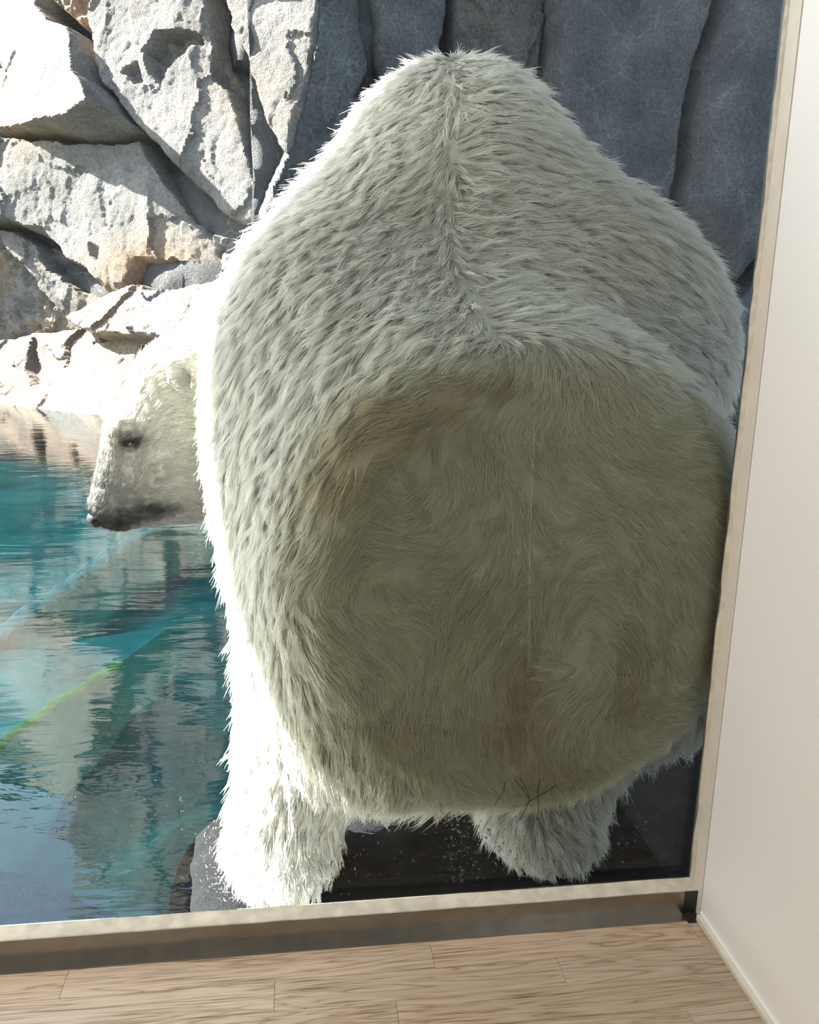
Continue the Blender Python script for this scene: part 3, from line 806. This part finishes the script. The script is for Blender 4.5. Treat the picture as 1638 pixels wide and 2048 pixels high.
def fur_tint(P):
    """coat colour: cream white, yellowed rump, brown dirt marks, grey muzzle, dark lips and eyelids"""
    P = np.asarray(P, np.float64)
    n = fbm(P, 3.0, 4, 91); n2 = fbm(P, 11.0, 3, 95)
    col = np.array([0.90, 0.90, 0.885]) * (1 + 0.05 * n2[:, None])
    yel = np.clip(0.10 + 0.4 * n, 0, 0.4)[:, None]
    col = col * (1 - yel) + np.array([0.84, 0.815, 0.745]) * yel
    rump = (np.clip((0.16 - P[:, 1]) / 0.12, 0, 1) * np.clip((1.16 - P[:, 2]) / 0.2, 0, 1))[:, None]
    col = col * (1 - 0.75 * rump) + np.array([0.58, 0.575, 0.44]) * 0.75 * rump
    def mark(c, r, k, colr):
        nonlocal col
        w = (k * np.clip(bump_w(P, c, r) * (1 + 0.5 * n2), 0, 1))[:, None]
        col = col * (1 - w) + np.array(colr) * w
    br = (0.36, 0.25, 0.15)
    for c, r, k in MARKS: mark(c, r, k, br)
    for c, r, k in TAN: mark(c, r, k, (0.50, 0.40, 0.22))
    hd = np.clip((0.05 - (P[:, 0] + 0.2)) / 0.08, 0, 1) * (P[:, 1] > 0.55) * (P[:, 2] > 0.5)
    P = head_local(P); u = (P - NOSE_L)
    head_shade = np.array([0.80, 0.785, 0.745])  # head coat darkened to stand in for its shade
    col = col * (1 - hd[:, None] * (1 - head_shade))
    t = u @ (np.array([0.50, 0, 0.866]))           # distance from the nose towards the forehead
    g = (hd * np.clip((0.33 - t) / 0.22, 0, 1) * 0.88)[:, None]
    col = col * (1 - g) + np.array([0.19, 0.19, 0.195]) * g
    for s in (-1, 1):
        mark((-0.452, HY + s * 0.10, 0.846), (0.030, 0.06, 0.020), 1.6, (0.02, 0.02, 0.02))
        mark((-0.468, HY + s * 0.10, 0.822), (0.016, 0.05, 0.025), 0.6, (0.10, 0.10, 0.10))
        mark((-0.45, HY + s * 0.07, 0.652), (0.075, 0.07, 0.026), 1.2, (0.045, 0.045, 0.05))
        mark((-0.40, HY + s * 0.09, 0.672), (0.060, 0.06, 0.022), 1.3, (0.045, 0.045, 0.05))
        mark((-0.322, HY + s * 0.14, 1.008), (0.024, 0.03, 0.030), 0.6, (0.22, 0.20, 0.16))
    mark((-0.50, HY, 0.628), (0.055, 0.10, 0.026), 1.4, (0.03, 0.03, 0.033))
    mark((-0.545, HY, 0.645), (0.028, 0.06, 0.030), 1.3, (0.03, 0.03, 0.033))
    return np.clip(col, 0.01, 0.93)

TAN = [((0.24, 0.04, 1.02), (0.10, 0.08, 0.045), 0.45), ((0.13, 0.04, 0.97), (0.07, 0.09, 0.06), 0.50), ((0.06, 0.05, 0.88), (0.055, 0.1, 0.09), 0.45), ((0.47, 0.03, 1.07), (0.16, 0.06, 0.03), 0.25)]
MARKS = [((0.355, 0.03, 1.055), (0.05, 0.08, 0.018), 0.75), ((0.20, 0.03, 1.0), (0.10, 0.1, 0.07), 0.30), ((0.41, 0.03, 0.47), (0.05, 0.1, 0.10), 0.5),
         ((0.36, 0.03, 0.66), (0.10, 0.1, 0.06), 0.28), ((0.40, 0.03, 0.40), (0.16, 0.1, 0.035), 0.4), ((0.635, 0.03, 0.50), (0.030, 0.1, 0.10), 0.65),
         ((0.60, 0.03, 0.58), (0.020, 0.1, 0.05), 0.55), ((0.52, 0.05, 0.31), (0.12, 0.1, 0.03), 0.6), ((0.10, 0.03, 0.80), (0.06, 0.1, 0.10), 0.25), ((0.17, 0.03, 0.40), (0.05, 0.1, 0.05), 0.3)]

SPINE = np.array([(0.40, 1.02, 1.86), (0.395, 0.85, 1.80), (0.363, 0.72, 1.66), (0.33, 0.58, 1.48), (0.305, 0.48, 1.36), (0.295, 0.33, 1.24), (0.33, 0.17, 1.15), (0.35, 0.06, 1.08)])
def spine_pts():
    t = np.linspace(0, len(SPINE) - 1, 60); i = np.minimum(t.astype(int), len(SPINE) - 2); f = (t - i)[:, None]
    return SPINE[i] * (1 - f) + SPINE[i + 1] * f

def fur_flow(P, Nn):
    """unit direction along the skin in which the hair lies"""
    sp = spine_pts()
    dist = np.linalg.norm(P[:, None, :] - sp[None], axis=2)
    j = dist.argmin(1)
    away = P - sp[j]
    away[:, 1] *= 0.4
    ln = np.linalg.norm(away, axis=1, keepdims=True)
    away = away / (ln + 1e-6)
    left = P[:, 0] < sp[j][:, 0]
    low = np.clip((1.35 - P[:, 2]) / 0.6, 0, 1)
    wd = np.where(left, 0.75 + 0.9 * low, 0.25 + 0.5 * low)[:, None]
    down = np.array([0.0, -0.35, -1.0])
    D = away * 1.0 + down * wd
    D[:, 1] -= 0.25
    # pressed rump: whorls and a parting
    press = np.clip((0.11 - P[:, 1]) / 0.06, 0, 1)[:, None]
    e = 0.02
    def psi(Q): return fbm(Q * np.array([1, 0, 1]), 2.6, 2, 141)
    px = (psi(P + [e, 0, 0]) - psi(P - [e, 0, 0])) / (2 * e); pz = (psi(P + [0, 0, e]) - psi(P - [0, 0, e])) / (2 * e)
    W = np.stack([pz, np.zeros(len(P)), -px], 1) * 0.13
    side = np.tanh((P[:, 0] - 0.40) / 0.06)
    W[:, 0] += 0.35 * side * np.clip((P[:, 2] - 0.4) / 0.3, -0.6, 1) + 0.3 * np.clip((P[:, 0] - 0.5) / 0.2, 0, 1)
    W[:, 2] -= 0.75
    D = D * (1 - press) + W * press
    # head: from the nose backwards over the skull and cheeks
    hd = np.clip((-0.14 - P[:, 0]) / 0.12, 0, 1)[:, None] * (P[:, 2] > 0.55)[:, None]
    H = P - NOSE
    H = H / (np.linalg.norm(H, axis=1, keepdims=True) + 1e-6)
    H = H + np.array([0.25, 0, -0.9]) * np.clip((P[:, 0] + 0.42) / 0.12, 0, 1)[:, None]
    D = D * (1 - hd) + H * hd
    D = D + 0.30 * np.stack([fbm(P, 7.0, 2, 151), fbm(P, 7.0, 2, 155), fbm(P, 7.0, 2, 159)], 1)
    D = D - (D * Nn).sum(1, keepdims=True) * Nn
    return D / (np.linalg.norm(D, axis=1, keepdims=True) + 1e-6)

def fur_len(P):
    L = np.full(len(P), 0.056)
    L += 0.012 * np.clip((0.5 - P[:, 2]) / 0.4, 0, 1)
    neck = np.clip((-0.12 - P[:, 0]) / 0.10, 0, 1) * (P[:, 2] > 0.5) * (P[:, 1] > 0.5)
    L = L * (1 - neck) + neck * 0.036
    t = np.linalg.norm(P - NOSE, axis=1)
    face = np.clip((0.42 - t) / 0.25, 0, 1) * (P[:, 0] < -0.15)
    L = L * (1 - face) + face * 0.011
    ear = bump_w(P, (-0.300, HY - 0.14, 1.035), (0.06, 0.05, 0.06)) + bump_w(P, (-0.300, HY + 0.14, 1.035), (0.06, 0.05, 0.06))
    L *= 1 - 0.6 * np.clip(ear * 1.3, 0, 1)
    paw = np.clip((0.08 - P[:, 2]) / 0.1, 0, 1)
    return L * (1 - 0.5 * paw)

FUR_CLUMPS = 42000
PER_CLUMP = 11
def bear():
    root = empty('polar_bear', (0.42, 0.7, -0.09))
    tag(root, 'large cream white polar bear with its rump pressed flat against the window', 'bear')
    V, Q = surface_nets(np.array((-0.66, -0.01, -0.16)), np.array((1.20, 1.62, 1.94)), 0.0125)
    for _ in range(2):
        g = grad(V); V = V - sdf(V)[:, None] * g * 0.9
    V[:, 1] = np.maximum(V[:, 1], GLASS_Y - 0.002)
    me = quads_np('body', V, Q)
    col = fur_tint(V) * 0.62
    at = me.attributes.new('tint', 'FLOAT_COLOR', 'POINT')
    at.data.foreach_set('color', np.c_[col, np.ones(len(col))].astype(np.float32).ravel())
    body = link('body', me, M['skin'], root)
    # -------- fur
    a, b, c, d = (V[Q[:, i]] for i in range(4))
    area = 0.5 * np.linalg.norm(np.cross(c - a, d - b), axis=1)
    cen = (a + b + c + d) / 4
    nf = np.cross(c - a, d - b); nf /= np.linalg.norm(nf, axis=1, keepdims=True) + 1e-12
    dens = np.where(nf[:, 1] > 0.35, 0.30, 1.0)
    headw = (cen[:, 0] < -0.17) & (cen[:, 2] > 0.5)
    dens = np.where(headw, dens * 3.2, dens)
    dens = np.where(cen[:, 2] < -0.07, 0.2 * dens, dens)
    w = area * dens; w /= w.sum()
    pick = RNG.choice(len(Q), FUR_CLUMPS, p=w)
    u, v = RNG.random((2, FUR_CLUMPS, 1))
    CP = (a[pick] * (1 - u) + b[pick] * u) * (1 - v) + (d[pick] * (1 - u) + c[pick] * u) * v
    CN = grad(CP)
    CD = fur_flow(CP, CN)
    CL = fur_len(CP) * RNG.uniform(0.75, 1.2, FUR_CLUMPS)
    far = (CN[:, 1] > 0.35)
    hw = (CP[:, 0] < -0.17) & (CP[:, 2] > 0.5)
    n = FUR_CLUMPS * PER_CLUMP
    ci = np.repeat(np.arange(FUR_CLUMPS), PER_CLUMP)
    # roots of the strands around each tuft
    rad = np.where(hw, 0.008, np.where(far, 0.016, 0.0095))
    pr = np.clip((0.075 - CP[:, 1]) / 0.035, 0, 1)
    rad = (rad * (1 + 0.5 * pr))[ci]
    th = RNG.random(n) * 2 * np.pi; rr = np.sqrt(RNG.random(n)) * rad
    T = CD; B = np.cross(CN, CD)
    R0 = CP[ci] + (np.cos(th) * rr)[:, None] * T[ci] + (np.sin(th) * rr)[:, None] * B[ci]
    R0 = R0 - (sdf(R0.astype(np.float64)))[:, None] * CN[ci]
    press = np.clip((0.075 - CP[:, 1]) / 0.035, 0, 1)
    lift = (RNG.uniform(0.16, 0.36, FUR_CLUMPS) * (1 - press))
    lift = np.where(hw, lift * 0.35, lift)
    L = (CL[ci] * RNG.uniform(0.8, 1.12, n))
    K = 6
    ts = np.linspace(0, 1, K)
    tipd = CD + 0.16 * RNG.normal(size=(FUR_CLUMPS, 3)) * (1 - 0.4 * press)[:, None]
    clump = (np.where(hw, 0.25, 0.72) * (1 - 0.35 * pr))[ci]
    curl = RNG.normal(size=(FUR_CLUMPS, 1)) * 0.10
    pos = np.empty((n, K, 3), np.float32)
    jit = RNG.normal(size=(n, 3)) * 0.10
    for k, t in enumerate(ts):
        base = R0 + (CP[ci] - R0) * (clump * t ** 1.3)[:, None]
        path = (tipd[ci] * t + CN[ci] * (lift[ci] * (t * 1.5 - 0.9 * t * t))[:, None] + B[ci] * (curl[ci] * t * t) + jit * t * t) * L[:, None]
        p = base + path - CN[ci] * 0.002 * (t == 0)
        dsk = None
        p[:, 1] = np.maximum(p[:, 1], 0.0235 + 0.004 * (1 - t))
        pos[:, k] = p
    cu = bpy.data.hair_curves.new('fur')
    cu.add_curves([K] * n)
    cu.attributes['position'].data.foreach_set('vector', pos.ravel())
    wid = np.where(hw, 0.0005, np.where(far, 0.0013, 0.0008))[ci]
    prof = np.array([1.0, 1.0, 0.92, 0.75, 0.5, 0.12])
    ra = cu.attributes.get('radius') or cu.attributes.new('radius', 'FLOAT', 'POINT')
    ra.data.foreach_set('value', (wid[:, None] * prof[None] * 0.9).astype(np.float32).ravel())
    tc = fur_tint(CP)
    tc = tc[ci] * (RNG.uniform(0.90, 1.08, (FUR_CLUMPS, 1))[ci]) * RNG.uniform(0.86, 1.10, (n, 1))
    ta = cu.attributes.new('tint', 'FLOAT_COLOR', 'CURVE')
    ta.data.foreach_set('color', np.c_[np.clip(tc, 0, 0.95), np.ones(n)].astype(np.float32).ravel())
    cu.materials.append(M['fur'])
    fo = bpy.data.objects.new('fur', cu); COL.objects.link(fo)
    fo.parent = root; fo.matrix_parent_inverse = Matrix.Translation(-Vector(root.location))
    fo['kind'] = 'stuff'; fo['label'] = 'dense cream white fur with yellowed patches'
    # -------- eyes and nose
    dark = plain('eye_dark', (0.006, 0.005, 0.005), 0.25)
    nosem = plain('nose_leather', (0.010, 0.010, 0.011), 0.6, var=0.3, scale=160, bumpd=0.001, spec=0.12)
    def surf(x, z, s):
        y = HY + s * 0.25
        for _ in range(60):
            dd = float(sdf(head_world((x, y, z))[None])[0])
            y -= s * dd * 0.7
        return y
    for s in (-1, 1):
        x, z = -0.4535, 0.846
        y = surf(x, z, s)
        bm = bmesh.new(); bmesh.ops.create_uvsphere(bm, u_segments=20, v_segments=12, radius=0.0125)
        me = bpy.data.meshes.new('eye'); bm.to_mesh(me); bm.free()
        o = link('eye', me, dark, root); o.location = head_world((x, y - s * 0.001, z)); o.scale = (1.2, 0.7, 0.6); o.rotation_euler = (0, 0, HEAD_TURN)
    bm = bmesh.new(); bmesh.ops.create_uvsphere(bm, u_segments=32, v_segments=20, radius=1.0)
    for vtx in bm.verts:
        p = np.array(vtx.co)
        q = p * np.array([0.026, 0.036, 0.023])
        for s in (-1, 1):   # nostrils pressed into the pad
            w = math.exp(-(((p[0] + 0.75) / 0.35) ** 2 + ((p[1] - s * 0.42) / 0.22) ** 2 + ((p[2] + 0.10) / 0.35) ** 2))
            q[0] += 0.010 * w
        vtx.co = Vector(q)
    me = bpy.data.meshes.new('nose'); bm.to_mesh(me); bm.free()
    o = link('nose', me, nosem, root); o.location = head_world((-0.541, HY, 0.640)); o.rotation_euler = (0, math.radians(-28), HEAD_TURN)
bear()

# ------------------------------------------------------------------ water drops and stray hairs on the outside of the glass
def drops():
    R = np.random.default_rng(5)
    sites = []
    for (cx, cz), (sx, sz), n in (((0.42, 0.15), (0.13, 0.06), 330), ((0.30, 0.15), (0.02, 0.05), 120), ((-0.175, 0.11), (0.022, 0.06), 170), ((-0.02, 0.09), (0.10, 0.05), 230), ((0.62, 0.10), (0.08, 0.05), 70), ((-0.35, 0.25), (0.10, 0.12), 30)):
        p = np.c_[R.normal(cx, sx, n), R.normal(cz, sz, n)]
        sites += [tuple(q) for q in p if ZG + 0.006 < q[1] < 0.36 and q[0] < XR - 0.02]
    bm = bmesh.new(); bmesh.ops.create_icosphere(bm, subdivisions=2, radius=1.0)
    bm.verts.ensure_lookup_table()
    bv = np.array([v.co[:] for v in bm.verts]); bf = np.array([[v.index for v in f.verts] for f in bm.faces]); bm.free()
    bv[:, 1] = np.where(bv[:, 1] < 0, bv[:, 1] * 0.02, bv[:, 1])
    Vs, Fs = [], []
    for k, (x, z) in enumerate(sites):
        r = float(np.clip(R.lognormal(-6.75, 0.45), 0.0005, 0.0034))
        el = 1 + (R.random() ** 3) * 1.6
        v = bv * np.array([r, r * 0.38, r * el])
        v[:, 0] *= 1 + 0.25 * np.clip(-v[:, 2] / (r * el), -1, 1)
        a = R.normal() * 0.25
        v = np.c_[v[:, 0] * math.cos(a) - v[:, 2] * math.sin(a), v[:, 1], v[:, 0] * math.sin(a) + v[:, 2] * math.cos(a)]
        Vs.append(v + np.array([x, 0.02005, z])); Fs.append(bf + k * len(bv))
    me = mesh_np('water_drops', np.concatenate(Vs), np.concatenate(Fs))
    m, nt, b = new_mat('water_drop')
    b.inputs['Base Color'].default_value = (1, 1, 1, 1); b.inputs['Transmission Weight'].default_value = 1.0
    b.inputs['IOR'].default_value = 1.33; b.inputs['Roughness'].default_value = 0.0
    o = link('water_drops', me, m, WIN); o['kind'] = 'stuff'
    sm, nt, b = new_mat('faint_line')
    tr = N(nt, 'ShaderNodeBsdfTransparent'); mx = N(nt, 'ShaderNodeMixShader'); mx.inputs[0].default_value = 0.11
    b.inputs['Base Color'].default_value = (0.8, 0.8, 0.76, 1); b.inputs['Roughness'].default_value = 0.7
    nt.links.new(tr.outputs[0], mx.inputs[1]); nt.links.new(b.outputs[0], mx.inputs[2]); nt.links.new(mx.outputs[0], nt.nodes['Material Output'].inputs[0])
    P = []
    for k in range(25):
        z = 1.118 - (1.118 - 0.52) * k / 24
        P.append((0.394 + 0.018 * k / 24 + 0.0012 * math.sin(k * 0.35), -0.0003, z))
    tube('glass_line', P, [0.0004 + 0.0007 * math.sin(math.pi * k / 24) for k in range(25)], sm, WIN, sides=6)  # thin pale line down the inner face of the glass
    hm = plain('dark_hair', (0.03, 0.028, 0.025), 0.6)
    for pts in (((0.414, 0.291), (0.430, 0.262), (0.437, 0.240), (0.425, 0.212), (0.418, 0.196)), ((0.402, 0.288), (0.424, 0.262), (0.438, 0.238)), ((0.490, 0.270), (0.468, 0.256), (0.438, 0.238), (0.428, 0.230)),
                ((0.455, 0.285), (0.452, 0.255), (0.456, 0.225), (0.455, 0.195)), ((0.385, 0.283), (0.383, 0.262), (0.372, 0.245), (0.366, 0.232))):
        tube('stuck_hair', [(x, 0.0212, z) for x, z in pts], 0.0007, hm, WIN, sides=6)
drops()
